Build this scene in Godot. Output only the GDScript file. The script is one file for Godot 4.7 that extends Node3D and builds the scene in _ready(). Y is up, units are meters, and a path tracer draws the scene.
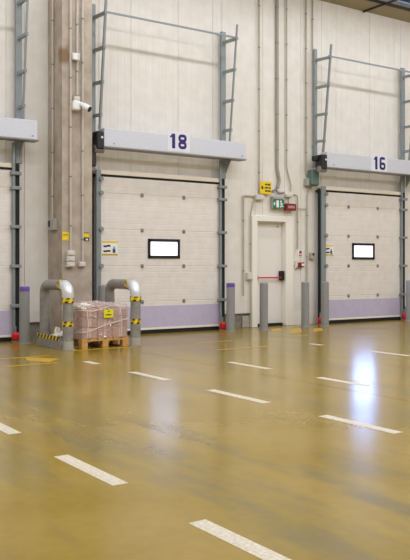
extends Node3D
# A loading-dock hall: numbered dock doors in a panelled wall, polished concrete floor, bollards, guard hoops and a wrapped pallet.
# World: the dock wall is the plane z = 0, x runs along it, y is up, the hall lies at z > 0.

const FOC := 798.0            # focal length in pixels of the 410 x 560 frame
const PCX := 205.0
const PCY := 265.0            # horizon row
const CAM_H := 1.30
const CAM_D := 13.2336        # distance camera - dock wall
const TAN_PSI := 540.0 / 798.0
var PSI := atan(TAN_PSI)

var rng := RandomNumberGenerator.new()
var used := {}
var M := {}

# ------------------------------------------------------------------ pixel -> place
func theta(px: float) -> float:
	return atan((px - PCX) / FOC) + PSI

func wp(px: float, py: float, z := 0.0) -> Vector3:      # on a plane parallel to the dock wall
	var th := theta(px)
	var dd := CAM_D - z
	var depth := dd / cos(th) * cos(th - PSI)
	return Vector3(dd * tan(th), CAM_H - (py - PCY) * depth / FOC, z)

func xp(px: float, py: float, x: float) -> Vector3:      # on a plane square to the dock wall
	var th := theta(px)
	var dd := x / tan(th)
	var depth := dd / cos(th) * cos(th - PSI)
	return Vector3(x, CAM_H - (py - PCY) * depth / FOC, CAM_D - dd)

func fp(px: float, py: float) -> Vector3:                # on the floor
	var depth := FOC * CAM_H / (py - PCY)
	var xc := (px - PCX) * depth / FOC
	return Vector3(xc * cos(PSI) + depth * sin(PSI), 0.0, CAM_D - (depth * cos(PSI) - xc * sin(PSI)))

# ------------------------------------------------------------------ objects
func numbered(called: String) -> String:
	if not used.has(called):
		used[called] = 0
		return called
	used[called] += 1
	return "%s_%03d" % [called, used[called]]

func thing(called: String, label: String, category: String, at := Vector3.ZERO, group := "", kind := "") -> Node3D:
	var o := Node3D.new()
	o.name = numbered(called) if kind != "structure" else called
	add_child(o)
	o.position = at
	o.set_meta("label", label)
	o.set_meta("category", category)
	if group != "":
		o.set_meta("group", group)
	if kind != "":
		o.set_meta("kind", kind)
	return o

func nst() -> SurfaceTool:
	var st := SurfaceTool.new()
	st.begin(Mesh.PRIMITIVE_TRIANGLES)
	return st

# st is built in world coordinates; the part is hung so that it lands there
func part(parent: Node3D, called: String, st: SurfaceTool, m: Material, label := "") -> MeshInstance3D:
	var o := MeshInstance3D.new()
	o.name = called
	o.mesh = st.commit()
	o.material_override = m
	parent.add_child(o, true)
	if parent.get_parent() == self:
		o.position = -parent.position
	if label != "":
		o.set_meta("label", label)
	return o

# a mesh given in the parent's own coordinates (shared by many copies)
func hang(parent: Node3D, called: String, mesh: Mesh, m: Material, at := Vector3.ZERO) -> MeshInstance3D:
	var o := MeshInstance3D.new()
	o.name = called
	o.mesh = mesh
	o.material_override = m
	parent.add_child(o, true)
	o.position = at
	return o

# ------------------------------------------------------------------ shapes
func tri(st: SurfaceTool, a: Vector3, b: Vector3, c: Vector3, n: Vector3, ua := Vector2.ZERO, ub := Vector2.ZERO, uc := Vector2.ZERO) -> void:
	var v := [a, b, c]
	var u := [ua, ub, uc]
	if (b - a).cross(c - a).dot(n) > 0.0:
		v = [a, c, b]
		u = [ua, uc, ub]
	for i in 3:
		st.set_normal(n)
		st.set_uv(u[i])
		st.add_vertex(v[i])

func quad(st: SurfaceTool, a: Vector3, b: Vector3, c: Vector3, d: Vector3, n: Vector3) -> void:
	var q := [Vector2(0, 1), Vector2(1, 1), Vector2(1, 0), Vector2(0, 0)]
	tri(st, a, b, c, n, q[0], q[1], q[2])
	tri(st, a, c, d, n, q[0], q[2], q[3])

# chamfered box from lo to hi
func box(st: SurfaceTool, lo: Vector3, hi: Vector3, bev := -1.0) -> void:
	var c := (lo + hi) * 0.5
	var h := (hi - lo).abs() * 0.5
	var b := bev
	if b < 0.0:
		b = minf(0.006, 0.25 * minf(h.x, minf(h.y, h.z)))
	b = minf(b, 0.45 * minf(h.x, minf(h.y, h.z)))
	var ax := [Vector3.RIGHT, Vector3.UP, Vector3.BACK]
	for i in 3:
		var j := (i + 1) % 3
		var k := (i + 2) % 3
		for s: float in [-1.0, 1.0]:
			var n: Vector3 = ax[i] * s
			var o: Vector3 = c + n * h[i]
			var ej: Vector3 = ax[j] * (h[j] - b)
			var ek: Vector3 = ax[k] * (h[k] - b)
			quad(st, o - ej - ek, o + ej - ek, o + ej + ek, o - ej + ek, n)
			if b > 0.0:
				for t: float in [-1.0, 1.0]:        # chamfer between face i,s and face j,t
					var m: Vector3 = ax[j] * t
					var p1: Vector3 = c + n * h[i] + m * (h[j] - b)
					var p2: Vector3 = c + n * (h[i] - b) + m * h[j]
					quad(st, p1 - ek, p1 + ek, p2 + ek, p2 - ek, (n + m).normalized())
	if b > 0.0:
		for sx: float in [-1.0, 1.0]:
			for sy: float in [-1.0, 1.0]:
				for sz: float in [-1.0, 1.0]:
					var s := Vector3(sx, sy, sz)
					var g := h - Vector3(b, b, b)
					tri(st, c + s * Vector3(h.x, g.y, g.z), c + s * Vector3(g.x, h.y, g.z), c + s * Vector3(g.x, g.y, h.z), s.normalized())

# bar with a rectangular section between two points
func bar(st: SurfaceTool, a: Vector3, b: Vector3, w: float, d: float, up := Vector3.UP) -> void:
	var t := (b - a).normalized()
	var s := t.cross(up).normalized()
	var u := s.cross(t).normalized()
	s *= w * 0.5
	u *= d * 0.5
	var q := [-s - u, s - u, s + u, -s + u]
	for i in 4:
		var e: Vector3 = q[i]
		var f: Vector3 = q[(i + 1) % 4]
		quad(st, a + e, a + f, b + f, b + e, (e + f).normalized())
	quad(st, a + q[0], a + q[1], a + q[2], a + q[3], -t)
	quad(st, b + q[0], b + q[1], b + q[2], b + q[3], t)

# round tube along points
func tube(st: SurfaceTool, pts: Array, r: float, seg := 12, caps := true) -> void:
	var n := pts.size()
	var rings := []
	var norms := []
	var t0: Vector3 = (pts[1] - pts[0]).normalized()
	var u := t0.cross(Vector3.UP)
	if u.length() < 0.1:
		u = t0.cross(Vector3.RIGHT)
	u = u.normalized()
	for i in n:
		var t: Vector3
		if i == 0:
			t = t0
		elif i == n - 1:
			t = (pts[i] - pts[i - 1]).normalized()
		else:
			t = ((pts[i] - pts[i - 1]).normalized() + (pts[i + 1] - pts[i]).normalized()).normalized()
		u = (u - t * u.dot(t)).normalized()
		var v := t.cross(u)
		var ring := []
		var nn := []
		for k in seg:
			var a := TAU * k / seg
			var dir := u * cos(a) + v * sin(a)
			nn.append(dir)
			ring.append(pts[i] + dir * r)
		rings.append(ring)
		norms.append(nn)
	for i in n - 1:
		for k in seg:
			var k2 := (k + 1) % seg
			smooth(st, [rings[i][k], rings[i][k2], rings[i + 1][k2], rings[i + 1][k]], [norms[i][k], norms[i][k2], norms[i + 1][k2], norms[i + 1][k]])
	if caps:
		for e in [0, n - 1]:
			var dirn: Vector3 = (pts[0] - pts[1]).normalized() if e == 0 else (pts[n - 1] - pts[n - 2]).normalized()
			for k in seg:
				tri(st, pts[e], rings[e][k], rings[e][(k + 1) % seg], dirn)

func smooth(st: SurfaceTool, v: Array, n: Array) -> void:
	var order := [0, 1, 2, 0, 2, 3]
	var mean: Vector3 = n[0] + n[1] + n[2] + n[3]
	if (v[1] - v[0]).cross(v[2] - v[0]).dot(mean) + (v[2] - v[0]).cross(v[3] - v[0]).dot(mean) > 0.0:
		order = [0, 2, 1, 0, 3, 2]
	for i in order:
		st.set_normal(n[i])
		st.set_uv(Vector2(0, 0))
		st.add_vertex(v[i])

# lathe about a vertical axis: profile of (radius, height)
func lathe(st: SurfaceTool, at: Vector3, prof: Array, seg := 24) -> void:
	for i in prof.size() - 1:
		var p: Vector2 = prof[i]
		var q: Vector2 = prof[i + 1]
		var d := (q - p)
		var nn := Vector2(d.y, -d.x).normalized()
		for k in seg:
			var a := TAU * k / seg
			var b := TAU * (k + 1) / seg
			var da := Vector3(cos(a), 0, sin(a))
			var db := Vector3(cos(b), 0, sin(b))
			var na := (da * nn.x + Vector3.UP * nn.y).normalized()
			var nb := (db * nn.x + Vector3.UP * nn.y).normalized()
			smooth(st, [at + da * p.x + Vector3.UP * p.y, at + db * p.x + Vector3.UP * p.y, at + db * q.x + Vector3.UP * q.y, at + da * q.x + Vector3.UP * q.y], [na, nb, nb, na])

# flat prism with a vertical axis (painted floor marks)
func slab_poly(st: SurfaceTool, pts: Array, y0: float, y1: float) -> void:
	var n := pts.size()
	var c := Vector3.ZERO
	for p: Vector3 in pts:
		c += p / n
	var up := Vector3.UP
	for i in n:
		var a: Vector3 = pts[i]
		var b: Vector3 = pts[(i + 1) % n]
		tri(st, c + up * y1, a + up * y1, b + up * y1, up)
		var out := ((a + b) * 0.5 - c).normalized()
		quad(st, a + up * y0, b + up * y0, b + up * y1, a + up * y1, out)

func bend(a: Vector3, corner: Vector3, b: Vector3, r: float, steps := 8) -> Array:   # rounded corner of a pipe run
	var p := corner + (a - corner).normalized() * r
	var q := corner + (b - corner).normalized() * r
	var out := []
	for i in steps + 1:
		var t := float(i) / steps
		out.append(p.lerp(corner, t).lerp(corner.lerp(q, t), t))
	return out

func run(pts: Array, r: float) -> Array:                 # pipe run with rounded corners
	var out := [pts[0]]
	for i in range(1, pts.size() - 1):
		out.append_array(bend(pts[i - 1], pts[i], pts[i + 1], r, 5))
	out.append(pts[-1])
	return out

# ------------------------------------------------------------------ materials
func mat(col: Color, rough := 0.6, metal := 0.0, spec := 0.5) -> StandardMaterial3D:
	var m := StandardMaterial3D.new()
	m.albedo_color = col
	m.roughness = rough
	m.metallic = metal
	m.metallic_specular = spec
	return m

func noise_image(size: int, freq: float, oct: int, sd: int, lo: Color, hi: Color, gain := 1.0) -> Image:
	var n := FastNoiseLite.new()
	n.seed = sd
	n.noise_type = FastNoiseLite.TYPE_SIMPLEX_SMOOTH
	n.frequency = freq
	n.fractal_octaves = oct
	var g := n.get_seamless_image(size, size)
	var im := Image.create(size, size, false, Image.FORMAT_RGB8)
	for y in size:
		for x in size:
			var v := clampf((g.get_pixel(x, y).r - 0.5) * gain + 0.5, 0.0, 1.0)
			im.set_pixel(x, y, lo.lerp(hi, v))
	return im

func textured(col: Color, im: Image, per_m: float, rough := 0.6, metal := 0.0) -> StandardMaterial3D:
	var m := mat(col, rough, metal)
	m.albedo_texture = ImageTexture.create_from_image(im)
	m.uv1_triplanar = true
	m.uv1_world_triplanar = true
	m.uv1_scale = Vector3.ONE * per_m
	return m

func print_mat(im: Image, rough := 0.5) -> StandardMaterial3D:
	var m := mat(Color.WHITE, rough)
	m.albedo_texture = ImageTexture.create_from_image(im)
	return m

func make_materials() -> void:
	var faint := noise_image(256, 0.02, 4, 3, Color(0.965, 0.96, 0.95), Color(1, 1, 1), 1.3)
	var mottle := noise_image(256, 0.03, 5, 5, Color(0.87, 0.86, 0.84), Color(1, 1, 1), 1.4)
	var spangle := noise_image(256, 0.06, 3, 8, Color(0.90, 0.91, 0.92), Color(1, 1, 1), 2.0)
	M.panel = textured(Color(0.905, 0.888, 0.855), faint, 0.5, 0.55)
	M.trim = mat(Color(0.92, 0.90, 0.85), 0.5)
	M.door = textured(Color(0.905, 0.882, 0.852), faint, 0.7, 0.5)
	M.lintel = mat(Color(0.91, 0.87, 0.80), 0.5)
	M.lavender = textured(Color(0.765, 0.735, 0.83), faint, 0.9, 0.5)
	M.exit_leaf = mat(Color(0.905, 0.89, 0.86), 0.5)
	M.frame_white = mat(Color(0.935, 0.92, 0.88), 0.45)
	M.galv = textured(Color(0.86, 0.865, 0.89), spangle, 3.0, 0.45, 0.12)
	M.steel = textured(Color(0.57, 0.60, 0.60), spangle, 3.0, 0.5, 0.15)
	M.rubber = mat(Color(0.075, 0.075, 0.075), 0.7)
	M.motor = mat(Color(0.10, 0.10, 0.105), 0.5)
	M.gear_green = mat(Color(0.36, 0.45, 0.42), 0.5)
	M.box_grey = mat(Color(0.66, 0.66, 0.62), 0.5)
	M.box_light = mat(Color(0.83, 0.81, 0.77), 0.5)
	M.conduit = mat(Color(0.70, 0.665, 0.585), 0.5)
	M.conduit_grey = mat(Color(0.62, 0.60, 0.54), 0.5)
	M.pipe_light = mat(Color(0.76, 0.73, 0.68), 0.45)
	M.concrete = textured(Color(0.745, 0.695, 0.635), mottle, 0.35, 0.85)
	M.concrete.vertex_color_use_as_albedo = true
	M.plinth = textured(Color(0.56, 0.55, 0.50), mottle, 1.5, 0.85)
	M.plinth_light = textured(Color(0.72, 0.71, 0.67), mottle, 1.5, 0.8)
	M.bollard = textured(Color(0.59, 0.595, 0.59), faint, 2.0, 0.45, 0.1)
	M.purple_tape = mat(Color(0.42, 0.32, 0.62), 0.4)
	M.guard = textured(Color(0.60, 0.595, 0.575), mottle, 1.2, 0.45, 0.1)
	M.sleeve = mat(Color(0.86, 0.87, 0.88), 0.28, 0.35)
	M.yellow = mat(Color(0.93, 0.80, 0.08), 0.5)
	M.black = mat(Color(0.06, 0.055, 0.05), 0.5)
	M.red = mat(Color(0.80, 0.10, 0.08), 0.45)
	M.dark_red = mat(Color(0.52, 0.10, 0.12), 0.5)
	M.white = mat(Color(0.93, 0.93, 0.92), 0.5)
	M.digit = mat(Color(0.14, 0.09, 0.40), 0.5)
	M.plate = mat(Color(0.885, 0.885, 0.91), 0.45)
	M.win_frame = mat(Color(0.10, 0.095, 0.13), 0.45)
	M.hinge = mat(Color(0.54, 0.53, 0.52), 0.45, 0.15)
	M.gasket = mat(Color(0.88, 0.85, 0.81), 0.6)
	M.wood = textured(Color(0.87, 0.70, 0.42), noise_image(256, 0.03, 4, 21, Color(0.80, 0.74, 0.66), Color(1, 1, 1), 1.6), 4.0, 0.75)
	M.carton = textured(Color(0.73, 0.555, 0.455), faint, 3.0, 0.75)
	M.carton_b = textured(Color(0.69, 0.515, 0.415), faint, 3.0, 0.75)
	M.tape = mat(Color(0.83, 0.70, 0.66), 0.35)
	M.paint_white = textured(Color(0.845, 0.815, 0.75), noise_image(256, 0.05, 5, 33, Color(0.86, 0.84, 0.78), Color(1, 1, 1), 1.5), 2.6, 0.45)
	M.paint_yellow = textured(Color(0.86, 0.68, 0.12), noise_image(256, 0.05, 5, 34, Color(0.74, 0.74, 0.62), Color(1, 1, 1), 2.2), 2.0, 0.45)
	M.soffit = mat(Color(0.60, 0.555, 0.43), 0.7)
	M.steel_dark = mat(Color(0.20, 0.19, 0.17), 0.6)
	M.deck = mat(Color(0.60, 0.62, 0.62), 0.6)
	M.hall = mat(Color(0.80, 0.78, 0.72), 0.7)
	M.film = mat(Color(0.96, 0.90, 0.89, 0.24), 0.08)
	M.strand = mat(Color(0.95, 0.91, 0.90, 0.55), 0.2)
	M.strand.transparency = BaseMaterial3D.TRANSPARENCY_ALPHA
	M.film.transparency = BaseMaterial3D.TRANSPARENCY_ALPHA
	M.crumple = mat(Color(0.90, 0.87, 0.82), 0.4)
	M.pane = mat(Color(0.95, 0.96, 1.0), 0.3)
	M.pane.emission_enabled = true
	M.pane.emission = Color(0.93, 0.95, 1.0)
	M.pane.emission_energy_multiplier = 1.6
	M.diffuser = mat(Color(0.95, 0.95, 0.93), 0.4)
	M.diffuser.emission_enabled = true
	M.diffuser.emission = Color(0.97, 0.98, 1.0)
	M.diffuser.emission_energy_multiplier = 3.0

const FLOOR_W := 25.0
const FLOOR_L := 16.0

func make_floor_material() -> void:
	# polished screed: olive-ochre ground, cloudy patches, grey tyre tracks and fine grain
	var w := 1500
	var h := 960
	var cloud := FastNoiseLite.new()
	cloud.seed = 11
	cloud.frequency = 0.95
	cloud.fractal_octaves = 4
	var cloud_soft := FastNoiseLite.new()
	cloud_soft.seed = 15
	cloud_soft.frequency = 0.6
	cloud_soft.fractal_octaves = 2
	var streak := FastNoiseLite.new()
	streak.seed = 12
	streak.frequency = 1.0
	streak.fractal_octaves = 4
	var grain := FastNoiseLite.new()
	grain.seed = 13
	grain.frequency = 9.0
	grain.fractal_octaves = 2
	var im := Image.create(w, h, false, Image.FORMAT_RGB8)
	var ro := Image.create(w / 2, h / 2, false, Image.FORMAT_RGB8)
	var base := Color(0.55, 0.452, 0.10)
	var pale := Color(0.59, 0.49, 0.18)
	var grey := Color(0.455, 0.40, 0.23)
	var tracks := [[2.50, 0.15, 0.6], [2.88, 0.14, 0.65], [3.26, 0.08, 0.7], [5.35, 0.12, 0.3], [7.3, 0.12, 0.35], [7.75, 0.1, 0.3], [1.2, 0.14, 0.3]]
	for j in h:
		for i in w:
			var x := -5.0 + FLOOR_W * i / w
			var z := FLOOR_L * j / h
			var c := cloud.get_noise_2d(x, z) * 1.5
			# tyre tracks run square to the dock wall, in the lanes between the dashes
			var s := streak.get_noise_2d(x * 1.6 + z * 0.05, z * 0.38)
			var k := clampf((s - 0.12) * 1.6, 0.0, 0.5)
			for tr in tracks:
				var off: float = (x - tr[0] - 0.05 * cloud_soft.get_noise_2d(z, tr[0] * 3.0)) / tr[1]
				if absf(off) < 2.0:
					k += tr[2] * exp(-off * off) * clampf(0.55 + 1.6 * streak.get_noise_2d(x * 3.0, z * 0.9), 0.0, 1.0)
			k = minf(k, 0.8)
			var g := grain.get_noise_2d(x, z) * 0.03
			var col := base.lerp(pale, smoothstep(-0.9, 0.9, c)).lerp(grey, k)
			im.set_pixel(i, j, Color(col.r * (1.0 + g), col.g * (1.0 + g), col.b * (1.0 + g)))
			if i % 2 == 0 and j % 2 == 0:
				var r := 0.205 + 0.03 * cloud_soft.get_noise_2d(x, z) + 0.03 * k
				ro.set_pixel(i / 2, j / 2, Color(r, r, r))
	var m := mat(Color.WHITE, 1.0)
	m.albedo_texture = ImageTexture.create_from_image(im)
	m.roughness_texture = ImageTexture.create_from_image(ro)
	m.metallic_specular = 0.5
	M.floor = m
	M.floor_joint = mat(Color(0.24, 0.22, 0.16), 0.8)

# ------------------------------------------------------------------ _ready
func _ready() -> void:
	rng.seed = 7
	# camera
	var cam := Camera3D.new()
	cam.name = "camera"
	add_child(cam)
	cam.projection = Camera3D.PROJECTION_FRUSTUM
	cam.near = 0.1
	cam.far = 100.0
	cam.size = 560.0 / FOC * cam.near
	cam.frustum_offset = Vector2(0.0, (PCY - 280.0) / FOC * cam.near)
	cam.position = Vector3(0, CAM_H, CAM_D)
	cam.rotation.y = -PSI
	cam.current = true
	# sky (only outside the closed hall)
	var env := Environment.new()
	var sky := Sky.new()
	var ps := ProceduralSkyMaterial.new()
	ps.sky_top_color = Color(0.45, 0.6, 0.85)
	ps.sky_horizon_color = Color(0.8, 0.86, 0.93)
	sky.sky_material = ps
	env.background_mode = Environment.BG_SKY
	env.sky = sky
	env.tonemap_mode = Environment.TONE_MAPPER_LINEAR
	env.tonemap_exposure = 1.0
	env.sdfgi_enabled = true
	env.ssao_enabled = true
	env.ssil_enabled = true
	var we := WorldEnvironment.new()
	we.name = "world_environment"
	we.environment = env
	add_child(we)

	make_materials()
	make_floor_material()

	# continuous light lines under the roof, parallel to the dock wall
	light_line(1.80, 22.5, "continuous light line under the roof closest to the numbered doors, tilted at the wall", 25.0)
	light_line(5.2, 57.0, "second continuous light line under the roof counted from the numbered doors")
	light_line(8.8, 57.0, "third continuous light line under the roof counted from the numbered doors")
	light_line(12.4, 57.0, "continuous light line under the roof farthest from the numbered doors")

	build_shell()
	build_floor_marks()
	build_column()

	# rails given as x ranges: left rail, right rail
	dock_door(1, "", 2.28, 2.37, 4.88, 5.02, 1.90, 5.23)
	dock_door(2, "18", 6.45, 6.545, 9.18, 9.33, 6.48, 9.64)
	dock_door(3, "16", 11.90, 12.03, 14.44, 14.60, 11.83, 15.0)
	exit_door()

	build_conduits()
	build_wall_signs()
	build_column_fittings()
	build_bollards()
	guard_hoop(5.105, 1.05, 1.95, true, "grey pipe guard hoop with a striped base plate, left of the wrapped pallet")
	guard_hoop(6.255, 1.10, 2.0, false, "grey pipe guard hoop between the wrapped pallet and door 18")
	build_pallet()

# ------------------------------------------------------------------ light
func light_line(z: float, energy: float, label: String, tilt := 0.0) -> void:
	var x0 := -3.5
	var x1 := 18.5
	var y := 7.02
	var t := thing("linear_light", label, "light", Vector3((x0 + x1) * 0.5, y, z), "light lines under the roof")
	var st := nst()
	box(st, Vector3(x0, y + 0.02, z - 0.08), Vector3(x1, y + 0.10, z + 0.08))
	part(t, "housing", st, M.box_light)
	st = nst()
	box(st, Vector3(x0, y, z - 0.07), Vector3(x1, y + 0.02, z + 0.07))
	part(t, "diffuser", st, M.diffuser)
	for k in 5:
		st = nst()
		var x := lerpf(x0 + 1.0, x1 - 1.0, k / 4.0)
		box(st, Vector3(x - 0.01, y + 0.1, z - 0.01), Vector3(x + 0.01, 7.66, z + 0.01))
		part(t, "hanger", st, M.steel_dark)
	var l := AreaLight3D.new()
	l.name = "line_glow"
	l.area_size = Vector2(x1 - x0, 0.14)
	l.light_color = Color(0.965, 0.967, 1.0)
	l.light_energy = energy
	l.area_range = 40.0
	l.shadow_enabled = true
	t.add_child(l)
	l.position = Vector3(0, -0.01 - 0.07 * sin(deg_to_rad(tilt)), 0)
	t.rotation_degrees.x = 0.0
	l.rotation_degrees.x = -90 + tilt

# ------------------------------------------------------------------ shell
func struct_box(called: String, lo: Vector3, hi: Vector3, m: Material, label: String, category: String) -> Node3D:
	var t := thing(called, label, category, Vector3((lo.x + hi.x) * 0.5, lo.y, (lo.z + hi.z) * 0.5), "", "structure")
	var st := nst()
	box(st, lo, hi, 0.0)
	part(t, "surface", st, m)
	return t

func ribbed_panel(x0: float, x1: float, y0: float, y1: float) -> SurfaceTool:
	var st := nst()
	var g := 0.003
	var prof := [Vector2(x0 + g, -0.02), Vector2(x0 + g, -0.004), Vector2(x0 + g + 0.006, 0.0)]
	var x := ceilf((x0 + 0.04 - 9.37) / 0.15) * 0.15 + 9.37
	while x < x1 - 0.03:
		if x > x0 + 0.03:
			prof.append(Vector2(x - 0.016, 0.0))
			prof.append(Vector2(x - 0.005, -0.0026))
			prof.append(Vector2(x + 0.005, -0.0026))
			prof.append(Vector2(x + 0.016, 0.0))
		x += 0.15
	prof.append(Vector2(x1 - g - 0.006, 0.0))
	prof.append(Vector2(x1 - g, -0.004))
	prof.append(Vector2(x1 - g, -0.02))
	for i in prof.size() - 1:
		var p: Vector2 = prof[i]
		var q: Vector2 = prof[i + 1]
		var n := Vector3(-(q.y - p.y), 0, q.x - p.x).normalized()
		quad(st, Vector3(p.x, y0, p.y), Vector3(q.x, y0, q.y), Vector3(q.x, y1, q.y), Vector3(p.x, y1, p.y), n)
	box(st, Vector3(x0, y0, -0.12), Vector3(x1, y1, -0.02), 0.0)
	return st

func build_shell() -> void:
	# dock wall: vertical sandwich panels, cut round the door openings
	var wall := thing("wall_back", "cream wall of ribbed vertical panels with dock doors", "wall", Vector3(7.5, 0, 0), "", "structure")
	var openings := [[2.42, 4.84, 2.86], [6.60, 9.14, 2.86], [12.08, 14.40, 2.86], [10.22, 11.02, 2.24]]
	var cuts := [-5.0, 20.0]
	for k in range(-13, 11):
		cuts.append(9.37 + 1.05 * k)
	for o in openings:
		cuts.append(o[0])
		cuts.append(o[1])
	cuts.sort()
	for i in cuts.size() - 1:
		var a: float = cuts[i]
		var b: float = cuts[i + 1]
		if b - a < 0.02:
			continue
		var mid := (a + b) * 0.5
		var y0 := 0.30
		for o in openings:
			if mid > o[0] and mid < o[1]:
				y0 = o[2]
		part(wall, "panel", ribbed_panel(a, b, y0, 7.62), M.panel)
	var segs := [[-5.0, 2.42], [4.84, 6.60], [9.14, 10.22], [11.02, 12.08], [14.40, 20.0]]
	for s in segs:
		var st := nst()
		box(st, Vector3(s[0], 0.0, -0.12), Vector3(s[1], 0.30, -0.05), 0.0)
		part(wall, "plinth", st, M.plinth)
	# painted sheet down to the floor beside the exit
	var fl := nst()
	box(fl, Vector3(11.02, 0.0, -0.05), Vector3(12.0, 0.31, -0.002), 0.002)
	part(wall, "skirting_sheet", fl, M.trim)
	var pb := nst()
	box(pb, Vector3(wp(243, 320).x, 0.0, -0.05), Vector3(wp(250, 320).x, 0.24, -0.012), 0.01)
	part(wall, "concrete_block", pb, M.plinth_light)

	# floor slabs split by saw cuts
	var floor_node := thing("floor", "polished olive concrete floor with painted lane dashes", "floor", Vector3(7.5, 0, 8), "", "structure")
	var sb := nst()
	box(sb, Vector3(-5, -0.2, -0.5), Vector3(20, -0.03, 16), 0.0)
	part(floor_node, "subfloor", sb, M.floor_joint)
	var xs := [-5.0, -0.12, 5.885, 11.89, 20.0]
	var zs := [-0.5, 16.0]
	for i in xs.size() - 1:
		for j in zs.size() - 1:
			var st := nst()
			var a := Vector3(xs[i] + 0.004, 0, zs[j])
			var b := Vector3(xs[i + 1] - 0.004, 0, zs[j + 1])
			var v := [Vector3(a.x, 0, a.z), Vector3(b.x, 0, a.z), Vector3(b.x, 0, b.z), Vector3(a.x, 0, b.z)]
			var u := []
			for p: Vector3 in v:
				u.append(Vector2((p.x + 5.0) / FLOOR_W, p.z / FLOOR_L))
			tri(st, v[0], v[1], v[2], Vector3.UP, u[0], u[1], u[2])
			tri(st, v[0], v[2], v[3], Vector3.UP, u[0], u[2], u[3])
			for e in 4:
				var p: Vector3 = v[e]
				var q: Vector3 = v[(e + 1) % 4]
				var out := ((p + q) * 0.5 - (a + b) * 0.5).normalized()
				var dn := Vector3(0, -0.03, 0)
				tri(st, p, q, q + dn, out, u[e], u[(e + 1) % 4], u[(e + 1) % 4])
				tri(st, p, q + dn, p + dn, out, u[e], u[(e + 1) % 4], u[e])
			part(floor_node, "slab", st, M.floor)

	# roof: boarded soffit along the wall, dark edge beam, cross bars, steel deck above
	var ceil_node := thing("ceiling", "dim roof with brown soffit, dark steel beams and grey deck", "ceiling", Vector3(7.5, 7.1, 8), "", "structure")
	var st := nst()
	box(st, Vector3(-5, 7.70, -0.12), Vector3(20, 7.85, 16), 0.0)
	part(ceil_node, "deck", st, M.deck)
	st = nst()
	box(st, Vector3(-5, 7.17, 0.0), Vector3(20, 7.22, 0.62), 0.0)
	part(ceil_node, "soffit", st, M.soffit)
	st = nst()
	box(st, Vector3(-5, 7.15, 0.62), Vector3(20, 7.22, 0.65))
	part(ceil_node, "edge_beam", st, M.steel_dark)
	for k in 9:
		st = nst()
		var x := 1.35 + 3.0 * (k - 1) - 0.0
		box(st, Vector3(x - 0.018, 7.125, 0.02), Vector3(x + 0.018, 7.165, 1.2))
		part(ceil_node, "cross_bar", st, M.steel_dark)
	for k in 5:
		st = nst()
		var z := 2.6 + 2.6 * k
		box(st, Vector3(-5, 7.36, z - 0.06), Vector3(20, 7.70, z + 0.06))
		part(ceil_node, "purlin", st, M.steel_dark)

	struct_box("wall_left", Vector3(-5.15, 0, -0.12), Vector3(-5, 7.8, 16), M.hall, "plain light side wall of the hall", "wall")
	struct_box("wall_right", Vector3(20, 0, -0.12), Vector3(20.15, 7.8, 16), M.hall, "plain light far end wall of the hall", "wall")
	struct_box("wall_front", Vector3(-5.15, 0, 16), Vector3(20.15, 7.8, 16.15), M.hall, "plain light wall facing the dock wall", "wall")

func build_floor_marks() -> void:
	var fl := get_node("floor") as Node3D
	var dashes := [[2.235, 6.48, 7.32], [2.235, 8.18, 9.04], [2.235, 9.86, 10.75], [2.235, 11.5, 12.35],
		[4.70, 3.42, 3.76], [4.70, 4.70, 5.53], [4.70, 6.38, 7.33], [4.70, 8.10, 8.96], [4.70, 9.8, 10.65],
		[6.26, 4.57, 5.43], [6.26, 6.33, 7.10], [8.82, 3.30, 3.59], [8.82, 4.70, 5.42], [8.82, 6.4, 7.2]]
	for d in dashes:
		var st := nst()
		box(st, Vector3(d[0] - 0.052, -0.005, d[1]), Vector3(d[0] + 0.052, 0.0015, d[2]), 0.0)
		part(fl, "painted_dash", st, M.paint_white)
	# yellow lines along the wall, in worn stretches
	var lines := [[5.10, 6.36, 2.075, 0.075], [7.30, 8.08, 2.14, 0.035], [8.95, 9.9, 2.03, 0.035], [7.0, 7.98, 3.22, 0.05],
		[3.70, 4.55, 2.50, 0.045], [3.62, 4.32, 3.33, 0.055], [11.2, 12.1, 2.0, 0.035]]
	for l in lines:
		var st := nst()
		box(st, Vector3(l[0], -0.005, l[2] - l[3] * 0.5), Vector3(l[1], 0.0015, l[2] + l[3] * 0.5), 0.0)
		part(fl, "yellow_line", st, M.paint_yellow)
	var polys := [[Vector2(25, 357.2), Vector2(59, 358.8), Vector2(49, 362.2), Vector2(27, 360.5)],
		[Vector2(270.5, 329.2), Vector2(281, 328.3), Vector2(282.5, 330.6), Vector2(272, 331.6)],
		[Vector2(290.5, 330.8), Vector2(293, 328.6), Vector2(300.5, 328.6), Vector2(302, 332), Vector2(292, 333.4)],
		[Vector2(312.5, 330.2), Vector2(315, 328.2), Vector2(322, 328.2), Vector2(323, 330.6), Vector2(314, 332)]]
	for p in polys:
		var pts := []
		for q: Vector2 in p:
			pts.append(fp(q.x, q.y))
		var st := nst()
		slab_poly(st, pts, -0.005, 0.0015)
		part(fl, "yellow_patch", st, M.paint_yellow)

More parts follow.
